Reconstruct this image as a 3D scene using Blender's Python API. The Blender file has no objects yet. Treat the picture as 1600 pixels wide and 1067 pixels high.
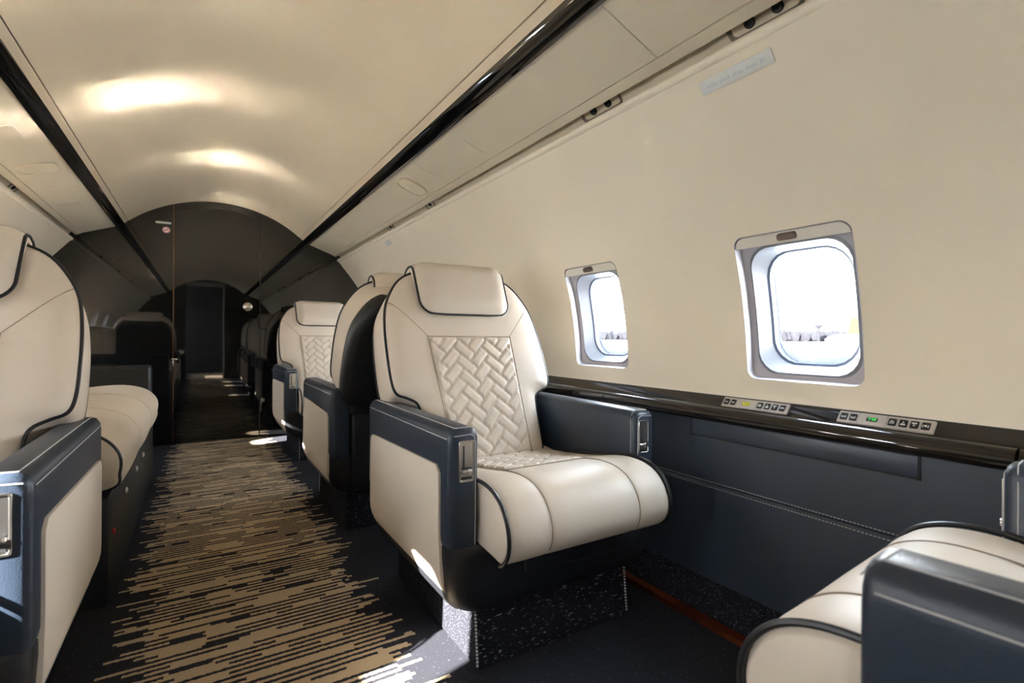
import bpy, bmesh, math, random
from mathutils import Vector, Matrix
import numpy as np
random.seed(7)
PI = math.pi
scn = bpy.context.scene
COL = scn.collection

# ------------------------------------------------------------------ camera, world, sun, exposure
cam_d = bpy.data.cameras.new('camera')
cam = bpy.data.objects.new('camera', cam_d); COL.objects.link(cam)
cam_d.sensor_width = 36.0
cam_d.lens = 790 / 1600 * 36
cam_d.shift_y = -7.0 / 1600
cam_d.dof.use_dof = True; cam_d.dof.focus_distance = 1.75; cam_d.dof.aperture_fstop = 5.0
cam_d.clip_start = 0.02; cam_d.clip_end = 3000
CX, CZ = -0.135, 0.82
YAW = math.radians(31.7)
cam.matrix_world = Matrix.Translation((CX, 0, CZ)) @ Matrix.Rotation(-YAW, 4, 'Z') @ Matrix.Rotation(PI/2, 4, 'X') @ Matrix.Rotation(math.radians(0.35), 4, 'Z')
scn.camera = cam

SKY = 9.0
world = bpy.data.worlds.new('world'); scn.world = world
world.use_nodes = True
wn = world.node_tree.nodes; wl = world.node_tree.links
wn.clear()
wo = wn.new('ShaderNodeOutputWorld'); bg = wn.new('ShaderNodeBackground')
tc = wn.new('ShaderNodeTexCoord'); sx = wn.new('ShaderNodeSeparateXYZ'); rp = wn.new('ShaderNodeValToRGB')
wl.new(tc.outputs['Generated'], sx.inputs[0]); wl.new(sx.outputs['Z'], rp.inputs['Fac'])
rp.color_ramp.elements[0].position = 0.0; rp.color_ramp.elements[0].color = (1.0, 0.98, 0.96, 1)
rp.color_ramp.elements[1].position = 0.7; rp.color_ramp.elements[1].color = (0.72, 0.86, 1.0, 1)
wl.new(rp.outputs['Color'], bg.inputs['Color']); bg.inputs['Strength'].default_value = SKY
wl.new(bg.outputs[0], wo.inputs[0])

sun_d = bpy.data.lights.new('sun', 'SUN'); sun = bpy.data.objects.new('sun', sun_d); COL.objects.link(sun)
sun_d.energy = 30.0; sun_d.angle = math.radians(0.6); sun_d.color = (1.0, 0.95, 0.88)
SUN_DIR = Vector((1.57, 0.46, -0.79)).normalized()
sun.rotation_euler = SUN_DIR.to_track_quat('-Z', 'Y').to_euler()
sun.location = (-20, -5, 12)

vs = scn.view_settings
scn.display_settings.display_device = 'sRGB'
vs.view_transform = 'Standard'; vs.look = 'None'; vs.exposure = 2.0; vs.gamma = 1.0; vs.use_curve_mapping = False
cy = scn.cycles
cy.blur_glossy = 0.0; cy.sample_clamp_indirect = 0     # keep the sun's glint off the added wing
cy.max_bounces = 16; cy.diffuse_bounces = 8; cy.glossy_bounces = 6; cy.transparent_max_bounces = 12; cy.transmission_bounces = 8

# ------------------------------------------------------------------ materials
def newmat(name):
    m = bpy.data.materials.new(name); m.use_nodes = True
    return m, m.node_tree.nodes, m.node_tree.links, m.node_tree.nodes['Principled BSDF']
def pmat(name, col, rough=0.5, metal=0.0, spec=0.5, coat=0.0, bump=0.0, bscale=200.0, var=0.0, vscale=6.0, bump2=0.0, b2scale=12.0, emit=None, sheen=0.0):
    m, n, l, b = newmat(name)
    b.inputs['Base Color'].default_value = (*col, 1); b.inputs['Roughness'].default_value = rough
    b.inputs['Metallic'].default_value = metal; b.inputs['Specular IOR Level'].default_value = spec
    b.inputs['Coat Weight'].default_value = coat; b.inputs['Coat Roughness'].default_value = 0.03
    b.inputs['Sheen Weight'].default_value = sheen
    t = n.new('ShaderNodeTexCoord')
    if var:
        nz = n.new('ShaderNodeTexNoise'); nz.inputs['Scale'].default_value = vscale; nz.inputs['Detail'].default_value = 3
        l.new(t.outputs['Object'], nz.inputs['Vector'])
        mx = n.new('ShaderNodeMix'); mx.data_type = 'RGBA'
        mx.inputs['A'].default_value = (*[c*(1-var) for c in col], 1); mx.inputs['B'].default_value = (*[min(1, c*(1+var)) for c in col], 1)
        l.new(nz.outputs['Fac'], mx.inputs['Factor']); l.new(mx.outputs['Result'], b.inputs['Base Color'])
    last = None
    if bump:
        vz = n.new('ShaderNodeTexNoise'); vz.inputs['Scale'].default_value = bscale; vz.inputs['Detail'].default_value = 2
        l.new(t.outputs['Object'], vz.inputs['Vector'])
        bp = n.new('ShaderNodeBump'); bp.inputs['Strength'].default_value = bump; bp.inputs['Distance'].default_value = 0.001
        l.new(vz.outputs['Fac'], bp.inputs['Height']); last = bp
    if bump2:
        vz = n.new('ShaderNodeTexNoise'); vz.inputs['Scale'].default_value = b2scale; vz.inputs['Detail'].default_value = 3; vz.inputs['Distortion'].default_value = 0.6
        l.new(t.outputs['Object'], vz.inputs['Vector'])
        bp = n.new('ShaderNodeBump'); bp.inputs['Strength'].default_value = bump2; bp.inputs['Distance'].default_value = 0.01
        l.new(vz.outputs['Fac'], bp.inputs['Height'])
        if last: l.new(last.outputs['Normal'], bp.inputs['Normal'])
        last = bp
    if last: l.new(last.outputs['Normal'], b.inputs['Normal'])
    if emit: b.inputs['Emission Color'].default_value = (*emit[0], 1); b.inputs['Emission Strength'].default_value = emit[1]
    return m

M = {}
M['cream'] = pmat('cream_leather', (0.675, 0.590, 0.495), 0.50, bump=0.25, bscale=420, var=0.03, bump2=0.12, b2scale=9)
M['creampanel'] = pmat('cream_panel_leather', (0.675, 0.595, 0.505), 0.55, bump=0.2, bscale=420, var=0.02)
M['navy'] = pmat('navy_leather', (0.021, 0.032, 0.052), 0.38, bump=0.35, bscale=380, var=0.12, bump2=0.06, b2scale=10)
M['navylit'] = pmat('navy_leather_window_lit', (0.036, 0.047, 0.068), 0.36, bump=0.3, bscale=380, var=0.08)  # lighter copy of the navy; reflected window light is put into the colour
M['black'] = pmat('black_leather', (0.010, 0.011, 0.014), 0.45, bump=0.3, bscale=380)
M['piping'] = pmat('black_piping', (0.008, 0.009, 0.012), 0.4)
M['seam'] = pmat('light_brown_seam_thread', (0.26, 0.20, 0.14), 0.8)  # light brown thread laid along the seams
M['stitch'] = pmat('pale_thread', (0.52, 0.52, 0.52), 0.7)
M['divan'] = pmat('beige_fabric', (0.60, 0.50, 0.38), 0.85, bump=0.6, bscale=500, var=0.06, vscale=30, sheen=0.2)
M['wall'] = pmat('cream_wall_covering', (0.81, 0.725, 0.585), 0.42, spec=0.35, bump=0.05, bscale=500, var=0.015, vscale=2)
M['ceil'] = pmat('cream_ceiling_covering', (0.75, 0.63, 0.455), 0.38, spec=0.4, bump=0.04, bscale=500)
M['psu'] = pmat('putty_panel', (0.64, 0.56, 0.42), 0.5, spec=0.4, bump=0.1, bscale=700)
M['psudark'] = pmat('taupe_vent_plastic', (0.20, 0.155, 0.12), 0.5)
M['gloss'] = pmat('black_lacquer', (0.006, 0.006, 0.006), 0.02, spec=0.7, coat=0.5)
M['glossbrown'] = pmat('dark_brown_lacquer', (0.014, 0.011, 0.009), 0.04, spec=0.55)
M['matblack'] = pmat('matt_black', (0.008, 0.008, 0.009), 0.6)
M['chrome'] = pmat('brushed_nickel', (0.72, 0.69, 0.65), 0.27, metal=1.0, bump=0.1, bscale=300)
M['nickel'] = pmat('satin_nickel_plate', (0.50, 0.465, 0.43), 0.35, metal=0.25)
M['bronze'] = pmat('bronze_strip', (0.30, 0.20, 0.13), 0.22, metal=1.0, var=0.3, vscale=40)
M['copper'] = pmat('copper_trim', (0.26, 0.07, 0.03), 0.35, metal=1.0, var=0.4, vscale=14)
M['brownlatch'] = pmat('brown_plastic', (0.16, 0.12, 0.09), 0.35)
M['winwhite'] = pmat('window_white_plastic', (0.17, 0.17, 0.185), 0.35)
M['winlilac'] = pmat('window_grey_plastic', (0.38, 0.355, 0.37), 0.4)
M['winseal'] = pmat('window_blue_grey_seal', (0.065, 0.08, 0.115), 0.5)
M['shade'] = pmat('shade_cream_plastic', (0.70, 0.66, 0.58), 0.45)
M['placard'] = pmat('placard_white', (0.68, 0.69, 0.66), 0.5)
M['placardink'] = pmat('placard_blue_ink', (0.52, 0.57, 0.61), 0.6)
M['white'] = pmat('white_paint', (0.8, 0.8, 0.8), 0.4)
M['red'] = pmat('red_paint', (0.55, 0.02, 0.03), 0.4)
M['ledgreen'] = pmat('green_led', (0.02, 0.10, 0.02), 0.3, emit=((0.05, 0.8, 0.1), 0.5))
M['ledyellow'] = pmat('yellow_led', (0.3, 0.28, 0.02), 0.3, emit=((0.8, 0.75, 0.05), 0.10))
M['greyhead'] = pmat('grey_header_panel', (0.42, 0.42, 0.42), 0.5)

def carpet_mat(name, runner):
    m, n, l, b = newmat(name)
    b.inputs['Roughness'].default_value = 0.95; b.inputs['Specular IOR Level'].default_value = 0.1
    t = n.new('ShaderNodeTexCoord')
    def math_(op, a, bb=None, c=None):
        q = n.new('ShaderNodeMath'); q.operation = op
        for i, v in enumerate((a, bb, c)):
            if v is None: continue
            if isinstance(v, (int, float)): q.inputs[i].default_value = v
            else: l.new(v, q.inputs[i])
        return q.outputs[0]
    def mixc(f, a, c):
        q = n.new('ShaderNodeMix'); q.data_type = 'RGBA'
        l.new(f, q.inputs['Factor'])
        for k, v in (('A', a), ('B', c)):
            if isinstance(v, tuple): q.inputs[k].default_value = (*v, 1)
            else: l.new(v, q.inputs[k])
        return q.outputs['Result']
    # flecks of pale thread, running in rows
    mp = n.new('ShaderNodeMapping'); l.new(t.outputs['Object'], mp.inputs['Vector'])
    mp.inputs['Scale'].default_value = (70, 300, 300)
    nz = n.new('ShaderNodeTexNoise'); nz.inputs['Scale'].default_value = 1.0; nz.inputs['Detail'].default_value = 1.5
    l.new(mp.outputs[0], nz.inputs['Vector'])
    fine = n.new('ShaderNodeTexNoise'); fine.inputs['Scale'].default_value = 900; fine.inputs['Detail'].default_value = 1
    l.new(t.outputs['Object'], fine.inputs['Vector'])
    fr = n.new('ShaderNodeMapRange'); fr.inputs['From Min'].default_value = 0.3; fr.inputs['From Max'].default_value = 0.75
    l.new(fine.outputs['Fac'], fr.inputs['Value'])
    dark = mixc(fr.outputs[0], (0.010, 0.010, 0.013), (0.060, 0.060, 0.074))
    if not runner: dark = mixc(fr.outputs[0], (0.008, 0.008, 0.011), (0.036, 0.036, 0.046))
    if runner:
        fl = math_('GREATER_THAN', nz.outputs['Fac'], 0.695)
        dark = mixc(math_('MULTIPLY', fl, 0.6), dark, (0.22, 0.22, 0.25))
        s = n.new('ShaderNodeSeparateXYZ'); l.new(t.outputs['Object'], s.inputs[0])
        X, Y = s.outputs['X'], s.outputs['Y']
        wob = n.new('ShaderNodeTexNoise'); wob.inputs['Scale'].default_value = 120; l.new(t.outputs['Object'], wob.inputs['Vector'])
        Yw = math_('ADD', Y, math_('MULTIPLY', math_('SUBTRACT', wob.outputs['Fac'], 0.5), 0.009))
        row = math_('FLOOR', math_('DIVIDE', Yw, 0.0105))
        par = math_('MODULO', math_('ADD', row, 1000.0), 2.0)
        def wh(off):
            w = n.new('ShaderNodeTexWhiteNoise'); w.noise_dimensions = '1D'
            l.new(math_('ADD', math_('MULTIPLY', row, 1.37), off), w.inputs['W']); return w.outputs['Value']
        rl = math_('POWER', wh(3.1), 1.6); rr = math_('POWER', wh(9.7), 1.6)
        xl = math_('SUBTRACT', -0.245, math_('MULTIPLY', rl, 0.105))
        xr = math_('ADD', 0.275, math_('MULTIPLY', rr, 0.115))
        ins = math_('MULTIPLY', math_('GREATER_THAN', X, xl), math_('LESS_THAN', X, xr))
        cx = n.new('ShaderNodeCombineXYZ'); l.new(math_('MULTIPLY', X, 4.2), cx.inputs[0]); l.new(math_('MULTIPLY', row, 13.7), cx.inputs[1])
        sg = n.new('ShaderNodeTexNoise'); sg.inputs['Scale'].default_value = 1.0; sg.inputs['Detail'].default_value = 1.0
        l.new(cx.outputs[0], sg.inputs['Vector'])
        thr = math_('ADD', 0.36, math_('MULTIPLY', par, 0.185))
        on = math_('MULTIPLY', math_('GREATER_THAN', sg.outputs['Fac'], thr), ins)
        beige = mixc(fr.outputs[0], (0.42, 0.31, 0.19), (0.86, 0.68, 0.46))
        colr = mixc(on, dark, beige)
    else:
        fl = math_('GREATER_THAN', nz.outputs['Fac'], 0.675)
        colr = mixc(fl, dark, (0.36, 0.36, 0.40))
    l.new(colr, b.inputs['Base Color'])
    bp = n.new('ShaderNodeBump'); bp.inputs['Strength'].default_value = 0.8; bp.inputs['Distance'].default_value = 0.004
    l.new(fine.outputs['Fac'], bp.inputs['Height']); l.new(bp.outputs['Normal'], b.inputs['Normal'])
    return m
M['carpet'] = carpet_mat('striped_runner_carpet', True)
M['fleck'] = carpet_mat('flecked_dark_carpet', False)

def glass_mat():
    m = bpy.data.materials.new('clear_pane'); m.use_nodes = True
    n, l = m.node_tree.nodes, m.node_tree.links; n.clear()
    o = n.new('ShaderNodeOutputMaterial'); mx = n.new('ShaderNodeMixShader'); tr = n.new('ShaderNodeBsdfTransparent'); gl = n.new('ShaderNodeBsdfGlossy')
    lw = n.new('ShaderNodeLayerWeight'); lw.inputs['Blend'].default_value = 0.5
    pw = n.new('ShaderNodeMath'); pw.operation = 'POWER'; pw.inputs[1].default_value = 5; l.new(lw.outputs['Facing'], pw.inputs[0])
    fr = n.new('ShaderNodeMath'); fr.operation = 'MULTIPLY_ADD'; fr.inputs[1].default_value = 0.6; fr.inputs[2].default_value = 0.04; l.new(pw.outputs[0], fr.inputs[0])
    tr.inputs['Color'].default_value = (0.96, 0.98, 1, 1); gl.inputs['Roughness'].default_value = 0.02
    l.new(fr.outputs[0], mx.inputs[0]); l.new(tr.outputs[0], mx.inputs[1]); l.new(gl.outputs[0], mx.inputs[2]); l.new(mx.outputs[0], o.inputs[0])
    return m
M['glass'] = glass_mat()

# ------------------------------------------------------------------ mesh helpers
def obj(name, bm, mat, parent=None, smooth=True, angle=38):
    bmesh.ops.remove_doubles(bm, verts=bm.verts, dist=1e-6)
    bmesh.ops.recalc_face_normals(bm, faces=bm.faces)
    me = bpy.data.meshes.new(name); bm.to_mesh(me); bm.free()
    if smooth:
        me.polygons.foreach_set('use_smooth', [True]*len(me.polygons))
        me.set_sharp_from_angle(angle=math.radians(angle))
    me.materials.append(M[mat] if isinstance(mat, str) else mat)
    o = bpy.data.objects.new(name, me); COL.objects.link(o)
    if parent is not None: o.parent = parent
    return o
def empty(name, loc=(0, 0, 0), rz=0):
    o = bpy.data.objects.new(name, None); o.location = loc; o.rotation_euler = (0, 0, rz); o.empty_display_size = 0.1; COL.objects.link(o); return o
def tag(o, label, cat, group=None):
    o['label'] = label; o['category'] = cat
    if group: o['group'] = group
    return o
def struct(o): o['kind'] = 'structure'; return o
def B(): return bmesh.new()
def box(bm, x0, x1, y0, y1, z0, z1, bev=0.0, seg=2):
    t = bmesh.new()
    bmesh.ops.create_cube(t, size=1.0, matrix=Matrix.Translation(((x0+x1)/2, (y0+y1)/2, (z0+z1)/2)) @ Matrix.Diagonal((x1-x0, y1-y0, z1-z0, 1)))
    if bev: bmesh.ops.bevel(t, geom=t.edges[:], offset=bev, segments=seg, profile=0.5, affect='EDGES')
    me = bpy.data.meshes.new('tmp'); t.to_mesh(me); t.free(); bm.from_mesh(me); bpy.data.meshes.remove(me)
    return bm
def xform(bm, mtx):
    bmesh.ops.transform(bm, matrix=mtx, verts=bm.verts); return bm
def bridge(bm, loops, closed=True, cap0=False, cap1=False, loopclosed=False):
    vl = [[bm.verts.new(p) for p in L] for L in loops]
    n = len(vl[0]); rng = range(len(vl)) if loopclosed else range(len(vl)-1)
    for i in rng:
        a, b = vl[i], vl[(i+1) % len(vl)]
        for j in range(n if closed else n-1):
            k = (j+1) % n
            try: bm.faces.new((a[j], a[k], b[k], b[j]))
            except ValueError: pass
    if cap0: bm.faces.new(vl[0])
    if cap1: bm.faces.new(vl[-1])
    return vl
def tube(bm, pts, r, n=8, closed=False):
    P = [Vector(p) for p in pts]; N = len(P); loops = []; nrm = None
    for i in range(N):
        if closed: d = P[(i+1) % N]-P[i-1]
        else: d = P[min(i+1, N-1)]-P[max(i-1, 0)]
        if d.length < 1e-9: d = Vector((0, 0, 1))
        d.normalize()
        if nrm is None:
            up = Vector((0, 0, 1)) if abs(d.z) < 0.9 else Vector((1, 0, 0)); nrm = d.cross(up).normalized()
        else:
            nrm = (nrm - d*nrm.dot(d))
            if nrm.length < 1e-6: nrm = d.cross(Vector((0.3, 0.5, 0.8)))
            nrm.normalize()
        bn = d.cross(nrm)
        loops.append([P[i] + r*(math.cos(2*PI*k/n)*nrm + math.sin(2*PI*k/n)*bn) for k in range(n)])
    bridge(bm, loops, True, not closed, not closed, closed)
    return bm
def catmull(pts, per=6, closed=False):
    P = [Vector(p) for p in pts]; n = len(P); out = []
    for i in range(n if closed else n-1):
        g = (lambda k: P[k % n]) if closed else (lambda k: P[max(0, min(n-1, k))])
        p0, p1, p2, p3 = g(i-1), g(i), g(i+1), g(i+2)
        for s in range(per):
            t = s/per
            out.append(0.5*((2*p1) + (p2-p0)*t + (2*p0-5*p1+4*p2-p3)*t*t + (3*p1-p0-3*p2+p3)*t**3))
    if not closed: out.append(P[-1])
    return out
def extr_y(bm, prof, y0, y1, caps=True, closed=True):
    a = [(p[0], y0, p[1]) for p in prof]; b = [(p[0], y1, p[1]) for p in prof]
    bridge(bm, [a, b], closed, caps and closed, caps and closed); return bm
def rrloop(hw, hh, r, n=10):
    """4n points round a rounded rectangle, start bottom-left corner, counter-clockwise; r=0 gives a rectangle with matching topology"""
    out = []
    for k in range(4):
        for i in range(n):
            t = -1 + 2*i/n
            L = (hw if k % 2 == 0 else hh)
            if r <= 0: a, d = t*L, 0.0
            else:
                if abs(t) <= 0.5: a, d = (t/0.5)*(L-r), 0.0
                else:
                    ang = (abs(t)-0.5)/0.5*PI/4
                    a = math.copysign(L-r+r*math.sin(ang), t); d = r*(1-math.cos(ang))
            if k == 0: out.append((a, -hh+d))
            elif k == 1: out.append((hw-d, a))
            elif k == 2: out.append((-a, hh-d))
            else: out.append((-hw+d, -a))
    return out

Y0, Y1 = -2.0, 4.55           # cabin ends

# ------------------------------------------------------------------ shell: floor
bm = B(); box(bm, -1.16, 1.16, Y0-1.7, Y1, -0.05, 0.0)
struct(obj('floor', bm, 'carpet', smooth=False))

# side wall section: half width as a function of height
ZK = [.60, .636, .72, .85, .98, 1.10, 1.21, 1.31, 1.40, 1.475, 1.52]
XK = [1.226, 1.226, 1.224, 1.212, 1.188, 1.150, 1.088, 1.018, .946, .885, .848]
_zf = np.linspace(.60, 1.52, 185); _xf = np.interp(_zf, ZK, XK)
_k = np.ones(17)/17; _xs = np.convolve(np.pad(_xf, 8, mode='edge'), _k, mode='valid')
def PX(z): return float(np.interp(z, _zf, _xs))
def PN(z):
    dx = (PX(z+.01)-PX(z-.01))/.02
    v = Vector((1, 0, -dx)); return v.normalized()
def WP(side, y, z, d=0.0):
    n = PN(z); return (side*(PX(z)+n.x*d), y, z+n.z*d)

WIN_Y = [0.74+0.785*k for k in range(-3, 5)]
WZ = 0.902; WHW, WHH = 0.153, 0.199
ZB0, ZB1 = 0.665, 1.145
def wall_mesh(bm, side, d, hole):
    hw, hh, r = hole
    ys = [Y0] + [0.74+0.785*(k-.5) for k in range(-3, 6)]
    # strips above and below the window band
    for (za, zb, n) in ((0.646, ZB0, 3), (ZB1, 1.478, 26)):
        zs = [za+(zb-za)*i/n for i in range(n+1)]
        bridge(bm, [[WP(side, y, z, d) for z in zs] for y in (Y0, Y1)], closed=False)
    zs = [ZB0+(ZB1-ZB0)*i/10 for i in range(11)]
    for ya, yb in ((Y0, 0.74-0.785*3.5), (0.74+0.785*4.5, Y1)):
        if yb-ya > 0.001: bridge(bm, [[WP(side, y, z, d) for z in zs] for y in (ya, yb)], closed=False)
    zc, hb = (ZB0+ZB1)/2, (ZB1-ZB0)/2
    for yc in WIN_Y:
        outer = [(yc+a, zc+b) for a, b in rrloop(0.785/2, hb, 0)]
        inner = [(yc+a, WZ+b) for a, b in rrloop(hw, hh, r)]
        loops = []
        for s in range(6):
            t = s/5
            loops.append([WP(side, o[0]*(1-t)+i[0]*t, o[1]*(1-t)+i[1]*t, d) for o, i in zip(outer, inner)])
        bridge(bm, loops)
for side, nm in ((1, 'right'), (-1, 'left')):
    bm = B(); wall_mesh(bm, side, 0.0, (WHW, WHH, 0.028))
    w = struct(obj('wall_'+nm, bm, 'wall', angle=60))
    bm = B(); wall_mesh(bm, side, 0.10, (0.107, 0.141, 0.064))
    # skin below the window band and over the crown
    o1 = WP(side, 0, 0.646, .10); o2 = WP(side, 0, 1.478, .10)
    bridge(bm, [[(p[0], y, p[2]) for p in (o1, (side*1.33, 0, .5), (side*1.28, 0, -.06))] for y in (Y0-1.7, Y1)], closed=False)
    bridge(bm, [[(p[0], y, p[2]) for p in (o2, (side*.80, 0, 1.72), (side*.45, 0, 1.92), (0, 0, 1.98))] for y in (Y0-1.7, Y1+.1)], closed=False)
    struct(obj('wall_%s_skin' % nm, bm, 'white'))
    # rolled top hem of the wall covering
    bm = B(); tube(bm, [(side*.892, Y0, 1.478), (side*.892, Y1, 1.478)], .013, 12)
    obj('top_hem', bm, 'wall', w)

# windows
CLOSED = {(-1, 2)}
def window(side, i, num):
    yc = WIN_Y[i]
    root = struct(empty('window_%d' % num, WP(side, yc, WZ-WHH, 0)))
    off = Vector(root.location)
    def L(hw, hh, r, d, dz=0.0): return [Vector(WP(side, yc+a, WZ+dz+b, d))-off for a, b in rrloop(hw, hh, r)]
    bm = B(); bridge(bm, [L(WHW+.0005, WHH+.0005, .0285, .001), L(WHW-.001, WHH-.001, .028, -.001), L(WHW-.0015, WHH-.0015, .0275, .0), L(WHW-.002, WHH-.004, .026, .028), L(.137, .174, .055, .033, -.01)])
    obj('frame', bm, 'winlilac', root)
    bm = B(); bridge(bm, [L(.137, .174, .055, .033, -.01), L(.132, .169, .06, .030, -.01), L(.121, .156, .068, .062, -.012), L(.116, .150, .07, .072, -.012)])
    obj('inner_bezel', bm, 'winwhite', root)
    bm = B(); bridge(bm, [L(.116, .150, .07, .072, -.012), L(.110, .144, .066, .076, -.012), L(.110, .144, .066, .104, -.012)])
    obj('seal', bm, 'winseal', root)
    bm = B(); bridge(bm, [L(.112, .146, .066, .090, -.012)], cap0=True)
    obj('pane', bm, 'glass', root, smooth=False)
    # shade with its header strip
    low = .168 if not (side, i) in CLOSED else -WHH+.004
    bm = B()
    n = 12
    def sl(d):
        zs = [WZ+low+(WHH-.004-low)*k/n for k in range(n+1)]
        top = WZ+WHH-.004; r = .026; hw = WHW-.004
        def hwz(z):
            q = z-(top-r)
            return hw if q <= 0 else hw-r+math.sqrt(max(0, r*r-q*q))
        lft = [Vector(WP(side, yc-hwz(z), z, d))-off for z in zs]; rgt = [Vector(WP(side, yc+hwz(z), z, d))-off for z in reversed(zs)]
        return lft+rgt
    f0 = sl(.002); f1 = sl(.012)
    m = len(f0)
    v0 = [bm.verts.new(p) for p in f0]; v1 = [bm.verts.new(p) for p in f1]
    for vv in (v0, v1):
        for k in range(n): bm.faces.new((vv[k], vv[k+1], vv[m-2-k], vv[m-1-k]))
    for k in range(m): bm.faces.new((v0[k], v0[(k+1) % m], v1[(k+1) % m], v1[k]))
    sh = obj('shade', bm, 'shade', root, angle=30)
    bm = B(); zl = WZ+(low+.018 if low < 0 else .183)
    ring = [Vector(WP(side, yc+a, zl+b, .004))-off for a, b in rrloop(.026, .0095, .006, 4)]
    ring2 = [Vector(WP(side, yc+a*.9, zl+b*.8, -.006))-off for a, b in rrloop(.026, .0095, .006, 4)]
    ring3 = [Vector(WP(side, yc+a*.7, zl+b*.45, -.003))-off for a, b in rrloop(.026, .0095, .006, 4)]
    bridge(bm, [ring, ring2, ring3], cap1=True)
    obj('shade_latch', bm, 'brownlatch', root)
    # sampling aid: portal at the outer skin
    ld = bpy.data.lights.new('portal', 'AREA'); ld.shape = 'RECTANGLE'; ld.size = .24; ld.size_y = .32
    lo = bpy.data.objects.new('portal', ld); COL.objects.link(lo); ld.cycles.is_portal = True
    p = Vector(WP(side, yc, WZ-.012, .112)); lo.location = p
    nn = PN(WZ); lo.rotation_euler = Vector((-side*nn.x, 0, -nn.z)).to_track_quat('-Z', 'Z').to_euler()
num = 1
for side in (1, -1):
    for i in range(len(WIN_Y)): window(side, i, num); num += 1

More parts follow.
